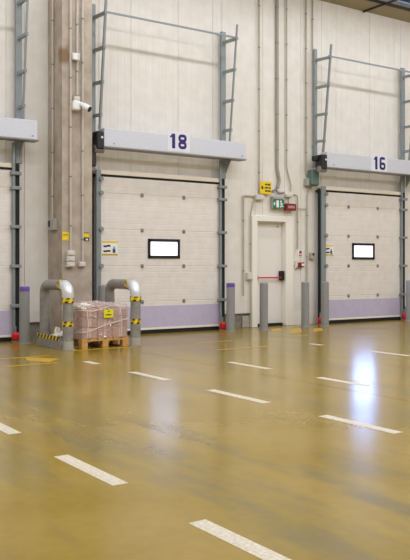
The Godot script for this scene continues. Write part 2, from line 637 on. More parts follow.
func build_column() -> void:
	var x0 := 5.606
	var x1 := 6.17
	var zf := 0.60
	var t := thing("column", "square concrete column with a brown stain and grey conduits", "column", Vector3((x0 + x1) * 0.5, 0, zf * 0.5), "", "structure")
	var st := nst()
	var stain := wp(63.5, 55, zf)
	var nz := FastNoiseLite.new()
	nz.seed = 4
	nz.frequency = 4.0
	var faces := [[Vector3(x0, 0, zf), Vector3.RIGHT, x1 - x0, Vector3.BACK], [Vector3(x0, 0, 0), Vector3.BACK, zf, Vector3.LEFT], [Vector3(x1, 0, 0), Vector3.BACK, zf, Vector3.RIGHT]]
	var dy := 7.6 / 130.0
	for f in faces:
		for i in 12:
			for j in 130:
				var du: float = f[2] / 12.0
				var v := []
				for c in [Vector2(i, j), Vector2(i + 1, j), Vector2(i + 1, j + 1), Vector2(i, j + 1)]:
					v.append(f[0] + f[1] * (du * c.x) + Vector3.UP * (dy * c.y))
				var order := [0, 1, 2, 0, 2, 3]
				if (v[1] - v[0]).cross(v[2] - v[0]).dot(f[3]) > 0.0:
					order = [0, 2, 1, 0, 3, 2]
				for k in order:
					var p: Vector3 = v[k]
					var e := Vector2((p - stain).length() / 0.17, 0).x + nz.get_noise_3d(p.x, p.y, p.z) * 0.7
					var a := 0.85 * clampf((1.15 - e) * 1.8, 0.0, 1.0)
					st.set_color(Color(1, 1, 1).lerp(Color(0.55, 0.36, 0.17), a))
					st.set_normal(f[3])
					st.set_uv(Vector2.ZERO)
					st.add_vertex(p)
	part(t, "shaft", st, M.concrete)

# ------------------------------------------------------------------ dock doors
func dock_door(n: int, number: String, la: float, lb: float, ra: float, rb: float, ha: float, hb: float) -> void:
	var which := "door %s" % number if number != "" else "the dock door left of the concrete column"
	var door_label: String = {1: "cream sectional dock door with lavender base, left of the concrete column", 2: "cream sectional dock door under the number 18", 3: "cream sectional dock door under the number 16"}[n]
	var xa := la + 0.02
	var xb := ra + 0.03
	var cx := {1: (xa + xb) * 0.5, 2: 7.90, 3: 13.235}[n] as float
	var zf := 0.14
	var t := thing("door_%d" % n, door_label, "dock door", Vector3((xa + xb) * 0.5, 0, 0.1), "", "structure")
	# sections with horizontal ribs
	var ys := [0.075, 0.61, 1.285, 1.955, 2.615, 2.92]
	for i in 5:
		part(t, "section", door_section(xa, xb, ys[i] + 0.003, ys[i + 1] - 0.003, zf), M.door)
	var st := nst()
	box(st, Vector3(xa, 0.0, zf - 0.045), Vector3(xb, 0.08, zf - 0.008), 0.004)
	part(t, "bottom_seal", st, M.rubber)
	st = nst()
	box(st, Vector3(xa, 0.075, zf), Vector3(xb, 0.115, zf + 0.012), 0.003)
	part(t, "bottom_rail", st, M.trim)
	st = nst()
	box(st, Vector3(xa, 0.115, zf), Vector3(xb, 0.525, zf + 0.008), 0.003)
	part(t, "kick_panel", st, M.lavender, "lavender kick panel")
	for hy: float in [0.605, 1.28, 1.95, 2.61]:
		for hx: float in [cx - 0.47, cx + 0.46]:
			st = nst()
			box(st, Vector3(hx - 0.028, hy - 0.035, zf), Vector3(hx + 0.028, hy + 0.035, zf + 0.012))
			tube(st, [Vector3(hx - 0.026, hy, zf + 0.014), Vector3(hx + 0.026, hy, zf + 0.014)], 0.012, 8)
			part(t, "hinge", st, M.hinge)
		st = nst()
		bar(st, Vector3(xa, hy + 0.005, zf - 0.012), Vector3(xb, hy + 0.005, zf - 0.012), 0.014, 0.02)
		part(t, "joint_gasket", st, M.gasket)
	# window
	var w := Vector2(0.355, 0.185)
	var wy := 1.612
	var wx := cx + (0.01 if n != 3 else -0.005)
	st = nst()
	var fr := 0.055
	box(st, Vector3(wx - w.x, wy - w.y, zf - 0.005), Vector3(wx - w.x + fr, wy + w.y, zf + 0.022))
	box(st, Vector3(wx + w.x - fr, wy - w.y, zf - 0.005), Vector3(wx + w.x, wy + w.y, zf + 0.022))
	box(st, Vector3(wx - w.x, wy - w.y, zf - 0.005), Vector3(wx + w.x, wy - w.y + fr, zf + 0.022))
	box(st, Vector3(wx - w.x, wy + w.y - fr, zf - 0.005), Vector3(wx + w.x, wy + w.y, zf + 0.022))
	var wf := part(t, "window_frame", st, M.win_frame, "black window frame")
	st = nst()
	box(st, Vector3(wx - w.x + fr, wy - w.y + fr, zf), Vector3(wx + w.x - fr, wy + w.y - fr, zf + 0.008), 0.0)
	part(wf, "pane", st, M.pane, "bright daylit pane")
	if n != 1:
		var l := AreaLight3D.new()
		l.name = "daylight"
		l.area_size = Vector2(2 * (w.x - fr), 2 * (w.y - fr))
		l.light_color = Color(0.52, 0.68, 1.0)
		l.light_energy = {2: 0.2, 3: 2.2}[n]
		l.area_range = 40.0
		l.shadow_enabled = true
		t.add_child(l)
		l.position = Vector3(wx, wy, zf + 0.024) - t.position
		l.rotation_degrees.y = 180
	# notice on the leaf
	if n > 1:
		var s0 := wp(102.2 if n == 2 else 321.5, 241 if n == 2 else 245, zf + 0.01)
		var s1 := wp(118 if n == 2 else 333.5, 255.5 if n == 2 else 255.8, zf + 0.01)
		s0.x = maxf(s0.x, lb + 0.012)
		st = nst()
		box(st, Vector3(s0.x, s1.y, zf), Vector3(s1.x, s0.y, zf + 0.003), 0.0)
		var nt := part(t, "notice", st, M.white, "white safety notice with yellow bands")
		st = nst()
		for b: float in [0.0, 0.88]:
			var yb := lerpf(s1.y, s0.y, b)
			box(st, Vector3(s0.x, yb, zf + 0.003), Vector3(s1.x, yb + 0.12 * (s0.y - s1.y), zf + 0.005), 0.0)
		part(nt, "yellow_band", st, M.yellow)
		st = nst()
		for q in [Vector2(0.2, 0.62), Vector2(0.2, 0.28), Vector2(0.42, 0.66), Vector2(0.42, 0.30)]:
			var c := Vector3(lerpf(s0.x, s1.x, q.x), lerpf(s1.y, s0.y, q.y), zf)
			box(st, c + Vector3(-0.035, -0.012, 0.003), c + Vector3(0.035, 0.02, 0.005), 0.0)
		for k in 9:
			box(st, Vector3(lerpf(s0.x, s1.x, (k + 0.2) / 9.0), s1.y + 0.01, zf + 0.005), Vector3(lerpf(s0.x, s1.x, (k + 0.6) / 9.0), s1.y + 0.03, zf + 0.006), 0.0)
		part(nt, "print", st, M.black)
		st = nst()
		var pc := Vector3(lerpf(s0.x, s1.x, 0.76), lerpf(s1.y, s0.y, 0.3), zf)
		box(st, pc + Vector3(-0.028, -0.03, 0.003), pc + Vector3(0.028, 0.05, 0.005), 0.0)
		box(st, pc + Vector3(-0.012, 0.06, 0.003), pc + Vector3(0.012, 0.085, 0.005), 0.0)
		part(nt, "pictogram", st, mat(Color(0.12, 0.30, 0.52), 0.5), "blue figure")
	# lintel flashing above the leaf
	st = nst()
	box(st, Vector3(xa - 0.02, 2.955, 0.0), Vector3(xb + 0.02, 3.03, 0.165), 0.004)
	part(t, "lintel", st, M.lintel)
	st = nst()
	box(st, Vector3(xa - 0.02, 2.915, 0.0), Vector3(xb + 0.02, 2.955, 0.145), 0.003)
	part(t, "top_seal", st, M.rubber)

	# lift frame: rails, posts, leaning legs, rungs, tie bar
	var fr_label := "galvanised lift frame with ladder-like rails around " + which
	var g := thing("door_lift_frame", fr_label, "door frame", Vector3((la + rb) * 0.5, 0, 0.1), "lift frames of the dock doors")
	var post_w := 0.08
	# left side
	st = nst()
	box(st, Vector3(la, 0.0, 0.165), Vector3(lb, 3.03, 0.205))
	box(st, Vector3(lb - 0.015, 0.0, 0.145), Vector3(lb, 3.03, 0.2))
	part(g, "rail", st, M.steel)
	st = nst()
	if n == 3:
		box(st, Vector3(la - 0.035, 0.0, 0.11), Vector3(la + 0.05, 2.98, 0.16))
	else:
		box(st, Vector3(la - 0.085, 0.0, 0.0), Vector3(la - 0.004, 2.98, 0.11))
	part(g, "rubber_strip", st, M.rubber)
	st = nst()
	var lpx := {1: la - 0.06, 2: wp(91.8, 60, 0.13).x, 3: wp(314.6, 60, 0.13).x}[n] as float
	box(st, Vector3(lpx, 3.04 if n != 3 else 3.44, 0.07), Vector3(lpx + post_w, 6.03, 0.13))
	part(g, "post", st, M.steel)
	# right side
	st = nst()
	box(st, Vector3(ra, 0.0, 0.165), Vector3(ra + 0.05, 3.38, 0.20))
	part(g, "rail", st, M.steel)
	st = nst()
	box(st, Vector3(ra + 0.03, 0.0, 0.10), Vector3(rb, 3.03, 0.162))
	part(g, "rubber_strip", st, M.rubber)
	st = nst()
	var rpx := ra + 0.085
	box(st, Vector3(rpx, 3.04, 0.07), Vector3(rpx + 0.115, 6.0, 0.13))
	part(g, "post", st, M.steel)
	for side in 2:
		var px := lpx + post_w * 0.5 if side == 0 else rpx + 0.06
		var lx := px + 0.02
		if side == 0 and n > 1:
			lx = wp(106.2 if n == 2 else 331.3, 40, 0.53).x
		elif side == 1 and n < 3:
			lx = wp(28.4 if n == 1 else 237.2, 40, 0.53).x
		var leg_top := Vector3(lx, 6.05, 0.53)
		var leg_bot := Vector3(lx, 3.75, 0.275)
		st = nst()
		bar(st, leg_bot, leg_top, 0.038 if side == 0 else 0.03, 0.04 if side == 0 else 0.03, Vector3.BACK)
		part(g, "leg", st, M.steel)
		for ry: float in [4.0, 4.58, 5.18, 5.78]:
			st = nst()
			var zl := lerpf(0.275, 0.53, (ry - 3.75) / 2.3)
			bar(st, Vector3(px, ry, 0.10), Vector3(lx, ry, zl + 0.04), 0.045, 0.055)
			part(g, "rung", st, M.steel)
		# roller brackets at the section joints
		for ry: float in [0.605, 1.28, 1.95, 2.61, 2.86]:
			st = nst()
			if side == 0:
				box(st, Vector3(lb - 0.02, ry - 0.03, 0.15), Vector3(lb + 0.05, ry + 0.03, 0.215))
				tube(st, [Vector3(lb + 0.0, ry, 0.2), Vector3(lb + 0.0, ry, 0.235)], 0.042, 10)
			else:
				box(st, Vector3(ra - 0.03, ry - 0.028, 0.15), Vector3(rb + 0.01, ry + 0.028, 0.235))
			part(g, "roller_bracket", st, M.steel)
	st = nst()
	bar(st, Vector3(lpx + 0.06, 5.80, 0.50), Vector3(rpx + 0.1, 5.80, 0.50), 0.028, 0.03)
	part(g, "tie_bar", st, M.steel)
	# gusset under the header at the right end
	st = nst()
	var gx := rb - 0.02
	var q0 := Vector3(gx, 3.43, 0.20)
	var q1 := Vector3(gx, 3.43, 0.42)
	var q2 := Vector3(gx, 3.12, 0.20)
	for e: float in [0.0, 0.012]:
		tri(st, q0 + Vector3(e, 0, 0), q1 + Vector3(e, 0, 0), q2 + Vector3(e, 0, 0), Vector3.RIGHT if e > 0 else Vector3.LEFT)
	quad(st, q1, q2, q2 + Vector3(0.012, 0, 0), q1 + Vector3(0.012, 0, 0), Vector3(0, -0.6, 0.8))
	part(g, "gusset", st, M.steel)

	# header cover
	var hl: String = {1: "galvanised header beam without a visible number, left of the concrete column", 2: "galvanised header beam carrying the number 18", 3: "galvanised header beam carrying the number 16"}[n]
	var hd := thing("header_beam", hl, "beam", Vector3((ha + hb) * 0.5, 3.42, 0.34), "header beams over the dock doors")
	st = nst()
	box(st, Vector3(ha, 3.42, 0.22), Vector3(hb, 3.745, 0.45), 0.008)
	part(hd, "cover", st, M.galv)
	st = nst()
	box(st, Vector3(ha, 3.398, 0.22), Vector3(hb + 0.02, 3.419, 0.455), 0.004)
	part(hd, "lower_lip", st, M.hinge)
	for bx: float in [hb - 0.09, ha + 0.2]:
		st = nst()
		tube(st, [Vector3(bx, 3.48, 0.449), Vector3(bx, 3.48, 0.457)], 0.014, 8)
		part(hd, "bolt", st, M.hinge)
	if number != "":
		var a := wp(167.5 if n == 2 else 371.3, 130.6 if n == 2 else 154, 0.45)
		var b := wp(190.0 if n == 2 else 387.3, 152.6 if n == 2 else 172.2, 0.45)
		st = nst()
		box(st, Vector3(a.x, b.y, 0.4495), Vector3(b.x, a.y, 0.453), 0.0)
		var pl := part(hd, "number_plate", st, M.plate, "pale sticker with dark blue number %s" % number)
		var da := wp(170.0 if n == 2 else 373.8, 133.2 if n == 2 else 156.2, 0.455)
		var db := wp(186.6 if n == 2 else 385.4, 149.6 if n == 2 else 170.2, 0.455)
		var cw := (db.x - da.x)
		var ch := da.y - db.y
		for k in 2:
			st = nst()
			var wid: float = cw * (0.31 if number[k] == "1" else 0.50)
			var ox: float = da.x if k == 0 else db.x - wid
			digit(st, number[k], Vector3(ox, db.y, 0.453), wid, ch)
			part(pl, "digit", st, M.digit, "dark blue digit %s" % number[k])

	# motor at the left end, gear box
	if n > 1:
		var mt := thing("door_motor", {2: "black door motor on the numbered header beside the concrete column", 3: "black door motor above the green gear box, right of the exit door"}[n], "motor", Vector3(ha, 3.3, 0.3), "door motors")
		st = nst()
		box(st, Vector3(ha - 0.15, 3.36, 0.24), Vector3(ha + 0.0, 3.68, 0.47), 0.02)
		part(mt, "housing", st, M.motor)
		st = nst()
		box(st, Vector3(ha - 0.24, 3.55, 0.21), Vector3(ha - 0.13, 3.66, 0.36), 0.015)
		part(mt, "bracket", st, M.motor)
		st = nst()
		tube(st, [Vector3(ha - 0.16, 3.37, 0.37), Vector3(ha + 0.02, 3.37, 0.37)], 0.07, 14)
		part(mt, "drive_wheel", st, M.hinge)
		st = nst()
		tube(st, [Vector3(ha - 0.05, 3.57, 0.468), Vector3(ha - 0.05, 3.57, 0.478)], 0.022, 10)
		part(mt, "indicator", st, M.white)
		if n == 2:
			st = nst()
			box(st, Vector3(ha - 0.20, 3.06, 0.21), Vector3(ha - 0.10, 3.40, 0.36), 0.02)
			part(mt, "gear_box", st, M.steel_dark)
		else:
			var e0 := wp(312, 169, 0.2)
			var e1 := wp(320, 186, 0.2)
			st = nst()
			box(st, Vector3(e0.x, e1.y, 0.02), Vector3(e1.x, e0.y, 0.2), 0.03)
			part(mt, "gear_box", st, M.gear_green, "green gear box")
			e0 = wp(307, 178, 0.12)
			e1 = wp(313, 186, 0.12)
			st = nst()
			box(st, Vector3(e0.x, e1.y, 0.0), Vector3(e1.x, e0.y, 0.12), 0.01)
			part(mt, "terminal_box", st, M.box_grey, "grey terminal box")
	# red rail-end buffers at the floor
	for side in 2:
		if (n == 1 or n == 2) and side == 0:
			continue
		var bp := Vector3(la - 0.06, 0.1, 0.24) if side == 0 else Vector3((ra + rb) * 0.5 - 0.03, 0.1, 0.25)
		st = nst()
		lathe(st, Vector3(bp.x, 0.02, bp.z), [Vector2(0.0, 0.0), Vector2(0.055, 0.0), Vector2(0.072, 0.03), Vector2(0.072, 0.10), Vector2(0.05, 0.14), Vector2(0.0, 0.145)], 16)
		var bf := part(g, "buffer", st, M.red, "red buffer at the rail foot")
		st = nst()
		box(st, Vector3(bp.x - 0.06, 0.0, bp.z - 0.06), Vector3(bp.x + 0.06, 0.02, bp.z + 0.05))
		part(bf, "foot_plate", st, M.steel)
		st = nst()
		box(st, Vector3(bp.x - 0.012, 0.16, bp.z - 0.03), Vector3(bp.x + 0.012, 0.26, bp.z - 0.01))
		part(bf, "stem", st, M.steel)

# heavy condensed numeral drawn with a broad flat stroke
func digit(st: SurfaceTool, c: String, at0: Vector3, w: float, h: float) -> void:
	var t := w * 0.30 if c != "1" else w * 0.60
	var d := 0.003
	if c == "1":
		box(st, at0 + Vector3(w - t, 0, 0), at0 + Vector3(w, h, d), 0.0)
		var p := [Vector3(0, h * 0.70, 0), Vector3(w - t, h * 0.76, 0), Vector3(w - t, h, 0), Vector3(w * 0.3, h * 0.87, 0), Vector3(0, h * 0.83, 0)]
		for i in range(1, 4):
			tri(st, at0 + p[0] + Vector3(0, 0, d), at0 + p[i] + Vector3(0, 0, d), at0 + p[i + 1] + Vector3(0, 0, d), Vector3.BACK)
		return
	var loops := []
	if c == "8":
		loops = [[0.0, 0.54, 0.0, 1.0], [0.46, 1.0, 0.0, 1.0]]
	else:
		loops = [[0.0, 0.58, 0.0, 1.0], [0.0, 1.0, 0.16, 1.0]]
	for l in loops:
		var lo := Vector2(t * 0.5, h * l[0] + t * 0.5)
		var hi := Vector2(w - t * 0.5, h * l[1] - t * 0.5)
		var ctr := (lo + hi) * 0.5
		var half := (hi - lo) * 0.5
		var r := half.x * 0.6
		var n := 40
		var pts := []
		for k in n + 1:
			var a := TAU * (k as float) / n - (PI * 0.07 if l[2] > 0.0 else 0.0)
			if l[2] > 0.0:            # open stroke of the 6: from right shoulder over the top down the left side
				a = lerpf(0.12 * PI, 1.25 * PI, (k as float) / n)
			var dir := Vector2(cos(a), sin(a))
			var core := Vector2(clampf(dir.x * 1e3, -(half.x - r), half.x - r), clampf(signf(dir.y), -1, 1) * (half.y - r))
			pts.append(ctr + core + dir * r)
		if l[2] > 0.0:
			pts.append(Vector2(lo.x, h * 0.3))
		var closed: bool = l[2] == 0.0
		if closed:
			pts.pop_back()
		var np := pts.size()
		var off := []
		for k in np:
			var pa: Vector2 = pts[(k - 1 + np) % np] if closed or k > 0 else pts[k]
			var pb: Vector2 = pts[(k + 1) % np] if closed or k < np - 1 else pts[k]
			var tn := (pb - pa).normalized()
			off.append(Vector2(-tn.y, tn.x) * t * 0.5)
		var z := d + (0.0012 if l[0] > 0.0 or l[2] > 0.0 else 0.0)
		for k in (np if closed else np - 1):
			var k2 := (k + 1) % np
			var q := []
			for e in [pts[k] + off[k], pts[k] - off[k], pts[k2] - off[k2], pts[k2] + off[k2]]:
				q.append(at0 + Vector3(e.x, e.y, z))
			quad(st, q[0], q[1], q[2], q[3], Vector3.BACK)

func door_section(xa: float, xb: float, y0: float, y1: float, zf: float) -> SurfaceTool:
	var st := nst()
	var prof := [Vector2(y0, -0.007), Vector2(y0 + 0.006, 0.0)]
	var y := y0 + 0.11
	while y < y1 - 0.05:
		prof.append(Vector2(y - 0.008, 0.0))
		prof.append(Vector2(y, -0.0025))
		prof.append(Vector2(y + 0.008, 0.0))
		y += 0.11
	prof.append(Vector2(y1 - 0.006, 0.0))
	prof.append(Vector2(y1, -0.007))
	for i in prof.size() - 1:
		var p: Vector2 = prof[i]
		var q: Vector2 = prof[i + 1]
		var n := Vector3(0, -(q.y - p.y), q.x - p.x).normalized()
		quad(st, Vector3(xa, p.x, zf + p.y), Vector3(xb, p.x, zf + p.y), Vector3(xb, q.x, zf + q.y), Vector3(xa, q.x, zf + q.y), n)
	box(st, Vector3(xa, y0, zf - 0.05), Vector3(xb, y1, zf - 0.012), 0.0)
	return st

func exit_door() -> void:
	var t := thing("door_4", "white emergency exit door with a red push bar", "door", Vector3(10.62, 0, 0), "", "structure")
	var x0 := wp(252.3, 300, 0.05).x
	var x1 := wp(257.8, 300, 0.05).x
	var x2 := wp(286.0, 300, 0.05).x
	var x3 := wp(293.4, 300, 0.05).x
	var top_o := wp(272, 215.8, 0.05).y
	var top_i := wp(272, 221.6, 0.05).y
	var st := nst()
	box(st, Vector3(x0, 0, -0.12), Vector3(x1, top_o, 0.05), 0.008)
	part(t, "jamb", st, M.frame_white)
	st = nst()
	box(st, Vector3(x2, 0, -0.12), Vector3(x3, top_o, 0.05), 0.008)
	part(t, "jamb", st, M.frame_white)
	st = nst()
	box(st, Vector3(x1, top_i, -0.12), Vector3(x2, top_o, 0.05), 0.008)
	part(t, "head", st, M.frame_white)
	st = nst()
	box(st, Vector3(x1 + 0.004, 0.05, -0.14), Vector3(x2 - 0.004, top_i - 0.004, -0.09), 0.004)
	var leaf := part(t, "leaf", st, M.exit_leaf)
	# raised lower and upper skins give the leaf its two horizontal lines
	st = nst()
	box(st, Vector3(x1 + 0.03, 0.12, -0.09), Vector3(x2 - 0.03, 0.86, -0.084), 0.003)
	box(st, Vector3(x1 + 0.03, 0.87, -0.09), Vector3(x2 - 0.03, top_i - 0.06, -0.084), 0.003)
	part(leaf, "skin", st, M.exit_leaf)
	st = nst()
	box(st, Vector3(x1, 0.0, -0.13), Vector3(x2, 0.06, -0.06), 0.003)
	part(t, "threshold", st, M.rubber, "black threshold")
	var by := wp(270, 277.6, 0.0).y
	st = nst()
	tube(st, [Vector3(x1 + 0.02, by, 0.0), Vector3(x2 - 0.06, by, 0.0)], 0.015, 10)
	part(leaf, "push_bar", st, M.red, "red push bar")
	st = nst()
	box(st, Vector3(x2 - 0.10, by - 0.06, -0.085), Vector3(x2 - 0.012, by + 0.14, 0.02), 0.012)
	part(leaf, "latch_case", st, M.black, "black latch case")
	st = nst()
	box(st, Vector3(x1 + 0.005, by - 0.04, -0.085), Vector3(x1 + 0.04, by + 0.04, 0.02), 0.008)
	part(leaf, "bar_bracket", st, M.dark_red)
	var mk := wp(277.5, 226.5, -0.084)
	st = nst()
	box(st, mk + Vector3(-0.03, -0.005, 0), mk + Vector3(0.03, 0.005, 0.004), 0.0)
	box(st, mk + Vector3(-0.005, -0.03, 0), mk + Vector3(0.005, 0.03, 0.004), 0.0)
	part(leaf, "cross_mark", st, M.hinge)

# ------------------------------------------------------------------ conduits
func conduit(label: String, pts: Array, r: float, m: Material, group := "conduits on the dock wall", br := 0.06) -> Node3D:
	var base: Vector3 = pts[-1]
	for p: Vector3 in pts:
		if p.y < base.y:
			base = p
	var t := thing("conduit", label, "conduit", base, group)
	var st := nst()
	tube(st, run(pts, br), r, 10)
	part(t, "pipe", st, m)
	for i in pts.size() - 1:          # clips every 0.75 m
		var a: Vector3 = pts[i]
		var b: Vector3 = pts[i + 1]
		var n := int((b - a).length() / 0.75)
		for k in n:
			var c := a.lerp(b, (k + 0.5) / n)
			var d := (b - a).normalized()
			st = nst()
			tube(st, [c - d * 0.012, c + d * 0.012], r + 0.006, 10)
			part(t, "clip", st, M.hinge)
	return t

func at(px: float, py: float) -> Vector3:
	return wp(px, py, 0.04)

func build_conduits() -> void:
	var ty := 7.16
	var top := func(px: float) -> Vector3:
		var p := at(px, 100)
		return Vector3(p.x, ty, 0.04)
	conduit("thin cream conduit dropping from the roof to the junction box under the yellow sign", [top.call(259.3), at(259.3, 193.5)], 0.017, M.conduit)
	conduit("thick grey-brown conduit dropping from the roof towards the green exit sign", [top.call(277.2), at(277.2, 168), at(279.6, 181), at(277.5, 188)], 0.034, M.conduit_grey)
	conduit("thin conduit dropping from the roof and kinking towards the red alarm sign", [top.call(286.6), at(286.6, 168), at(291.2, 186), at(290.6, 191)], 0.016, M.conduit)
	conduit("cream conduit dropping from the roof to the green gear box of door 16", [top.call(306.2), at(306.2, 170), at(306.9, 174.5)], 0.019, M.conduit)
	conduit("slim conduit dropping from the roof right beside the left post of door 16", [top.call(312.6), at(312.6, 168)], 0.016, M.conduit)
	conduit("bent conduit from the junction box under the yellow sign down beside door 18", [at(255.4, 196.5), at(243.4, 195.3), at(243.4, 296)], 0.016, M.conduit)
	conduit("slim conduit beside the exit door's left jamb, feeding the small grey box", [at(254.5, 200), at(252.4, 206), at(250.4, 215), at(250.4, 272.5)], 0.012, M.conduit)
	conduit("short conduit from the small grey box down to the concrete plinth", [at(250.3, 279.5), at(250.3, 313)], 0.012, M.conduit)
	conduit("arched conduit over the red alarm sign running down to the fire call point", [at(293.9, 194.6), at(297.6, 195.2), at(297.6, 249.0)], 0.015, M.conduit)
	conduit("short level conduit from the red alarm sign to the next riser", [at(297.8, 208.6), at(306.5, 209.0)], 0.010, M.conduit)
	conduit("conduit from the green gear box down the wall left of door 16", [at(310.8, 187.2), at(307.2, 195), at(307.2, 318)], 0.016, M.conduit)
	# conduits on the column
	var zc := 0.625
	var tops := func(px: float) -> Vector3:
		var p := wp(px, 100, zc)
		return Vector3(p.x, ty + 0.3, zc)
	conduit("pale conduit on the column front ending at the stacked socket boxes", [tops.call(70.6), wp(70.6, 250.5, zc)], 0.020, M.pipe_light, "conduits on the concrete column")
	conduit("pale conduit on the column front ending at the security camera", [tops.call(77.3), wp(77.3, 95.2, zc)], 0.020, M.pipe_light, "conduits on the concrete column")
	conduit("pale conduit on the column front ending at the single small socket box", [tops.call(82.6), wp(82.6, 261.5, zc)], 0.020, M.pipe_light, "conduits on the concrete column")
	var xs := 5.606 - 0.025
	var b := xp(52.6, 218.5, xs)
	conduit("pale conduit on the shaded column side ending at the grey switch box", [Vector3(xs, ty + 0.3, b.z), b], 0.019, M.pipe_light, "conduits on the concrete column")

# ------------------------------------------------------------------ signs and boxes on the wall
func wall_rect(px0: float, py0: float, px1: float, py1: float, z: float) -> Array:
	var a := wp(px0, (py0 + py1) * 0.5, z)
	var b := wp(px1, (py0 + py1) * 0.5, z)
	var t0 := wp((px0 + px1) * 0.5, py0, z).y
	var t1 := wp((px0 + px1) * 0.5, py1, z).y
	return [Vector3(a.x, t1, z), Vector3(b.x, t0, z)]

func small_box(called: String, label: String, category: String, r: Array, back: float, m: Material, part_name := "case", group := "") -> Node3D:
	var lo: Vector3 = r[0]
	var hi: Vector3 = r[1]
	var t := thing(called, label, category, Vector3((lo.x + hi.x) * 0.5, lo.y, back), group)
	var st := nst()
	box(st, Vector3(lo.x, lo.y, back), hi, 0.008)
	part(t, part_name, st, m)
	return t

func face(t: Node3D, called: String, r: Array, u0: float, v0: float, u1: float, v1: float, m: Material, d := 0.003) -> MeshInstance3D:
	var lo: Vector3 = r[0]
	var hi: Vector3 = r[1]
	var st := nst()
	box(st, Vector3(lerpf(lo.x, hi.x, u0), lerpf(lo.y, hi.y, v0), hi.z - 0.002), Vector3(lerpf(lo.x, hi.x, u1), lerpf(lo.y, hi.y, v1), hi.z + d), 0.0)
	return part(t, called, st, m)

func build_wall_signs() -> void:
	var text_dark := mat(Color(0.28, 0.25, 0.05), 0.6)
	# yellow text sign
	var r := wall_rect(260.3, 181.6, 271.6, 194.0, 0.075)
	var t := small_box("warning_sign", "yellow warning sign with dark lettering, left of the green exit sign", "sign", r, 0.06, M.yellow, "board")
	var bits := [[0.08, 0.18, 0.32, 0.8], [0.42, 0.70, 0.58, 0.84], [0.62, 0.70, 0.88, 0.84], [0.38, 0.44, 0.70, 0.56], [0.74, 0.44, 0.92, 0.56], [0.42, 0.18, 0.62, 0.32], [0.66, 0.18, 0.9, 0.32]]
	for q in bits.slice(1):
		face(t, "print", r, q[0], q[1], q[2], q[3], text_dark)
	face(t, "pictogram", r, 0.10, 0.38, 0.26, 0.62, text_dark)
	# junction box below it
	r = wall_rect(256.0, 194.6, 264.4, 199.8, 0.09)
	t = small_box("junction_box", "pale junction box just below the yellow warning sign", "junction box", r, 0.0, M.box_light)
	face(t, "lid", r, 0.08, 0.1, 0.92, 0.9, M.box_light, 0.008)
	# exit sign: lamp case, green face with door, running figure and arrow
	r = wall_rect(273.0, 199.4, 284.4, 208.6, 0.105)
	t = small_box("exit_sign", "green emergency exit sign with white door and running figure", "sign", r, 0.02, M.box_grey)
	var gm := mat(Color(0.05, 0.50, 0.36), 0.4)
	face(t, "green_face", r, 0.02, 0.03, 0.98, 0.97, gm, 0.004)
	var rr := [r[0], r[1] + Vector3(0, 0, 0.004)]
	face(t, "door_symbol", rr, 0.28, 0.12, 0.50, 0.88, M.white)
	var st := nst()
	var lo: Vector3 = r[0]
	var hi: Vector3 = r[1]
	var e := func(u: float, v: float) -> Vector3:
		return Vector3(lerpf(lo.x, hi.x, u), lerpf(lo.y, hi.y, v), hi.z + 0.005)
	bar(st, e.call(0.66, 0.62), e.call(0.74, 0.36), 0.03, 0.004, Vector3.BACK)
	bar(st, e.call(0.74, 0.36), e.call(0.62, 0.14), 0.022, 0.004, Vector3.BACK)
	bar(st, e.call(0.74, 0.36), e.call(0.88, 0.20), 0.022, 0.004, Vector3.BACK)
	bar(st, e.call(0.66, 0.60), e.call(0.86, 0.52), 0.018, 0.004, Vector3.BACK)
	bar(st, e.call(0.60, 0.44), e.call(0.68, 0.60), 0.018, 0.004, Vector3.BACK)
	tube(st, [e.call(0.68, 0.78), e.call(0.68, 0.78) + Vector3(0, 0, 0.003)], 0.022, 12)
	part(t, "running_figure", st, M.white)
	st = nst()
	bar(st, e.call(0.06, 0.5), e.call(0.22, 0.5), 0.018, 0.004, Vector3.BACK)
	bar(st, e.call(0.14, 0.3), e.call(0.06, 0.5), 0.016, 0.004, Vector3.BACK)
	bar(st, e.call(0.14, 0.7), e.call(0.06, 0.5), 0.016, 0.004, Vector3.BACK)
	part(t, "arrow", st, M.white)
	r = wall_rect(273.5, 196.2, 284.0, 199.4, 0.12)
	st = nst()
	box(st, Vector3(r[0].x, r[0].y, 0.0), r[1], 0.01)
	part(t, "lamp_case", st, M.box_grey)
	st = nst()
	tube(st, [wp(271.8, 191.2, 0.05), wp(275.5, 189.6, 0.05), wp(278.5, 193.0, 0.05), wp(284.5, 192.6, 0.05)], 0.02, 8)
	part(t, "cable", st, M.hinge)
	# red alarm sign
	r = wall_rect(286.4, 203.6, 296.4, 210.4, 0.13)
	t = small_box("alarm_sign", "dark red alarm sign with pale lettering, right of the green exit sign", "sign", r, 0.03, M.dark_red)
	for k in 5:
		face(t, "lettering", r, 0.20 + 0.13 * k, 0.32, 0.29 + 0.13 * k, 0.68, mat(Color(0.80, 0.62, 0.63), 0.5))
	r = wall_rect(287.0, 193.8, 293.0, 197.2, 0.10)
	st = nst()
	box(st, Vector3(r[0].x, r[0].y, 0.0), r[1], 0.012)
	part(t, "terminal_box", st, M.box_light)
	st = nst()
	tube(st, [wp(289.0, 197.0, 0.06), wp(288.2, 203.8, 0.08)], 0.012, 8)
	part(t, "cable", st, M.conduit_grey)
	# fire call point: notice above, red push box below
	r = wall_rect(297.8, 250.6, 302.6, 256.4, 0.012)
	t = small_box("fire_notice", "small white and red fire notice above the call point", "sign", r, 0.0, M.white, "board")
	face(t, "flame_print", r, 0.3, 0.5, 0.8, 0.95, M.dark_red)
	face(t, "print_line", r, 0.2, 0.12, 0.85, 0.3, M.red)
	r = wall_rect(298.8, 262.4, 304.4, 267.2, 0.07)
	t = small_box("fire_call_point", "dark red fire call point with a white button, right of the exit door", "call point", r, 0.0, M.dark_red)
	face(t, "button", r, 0.5, 0.25, 0.95, 0.75, M.white, 0.006)
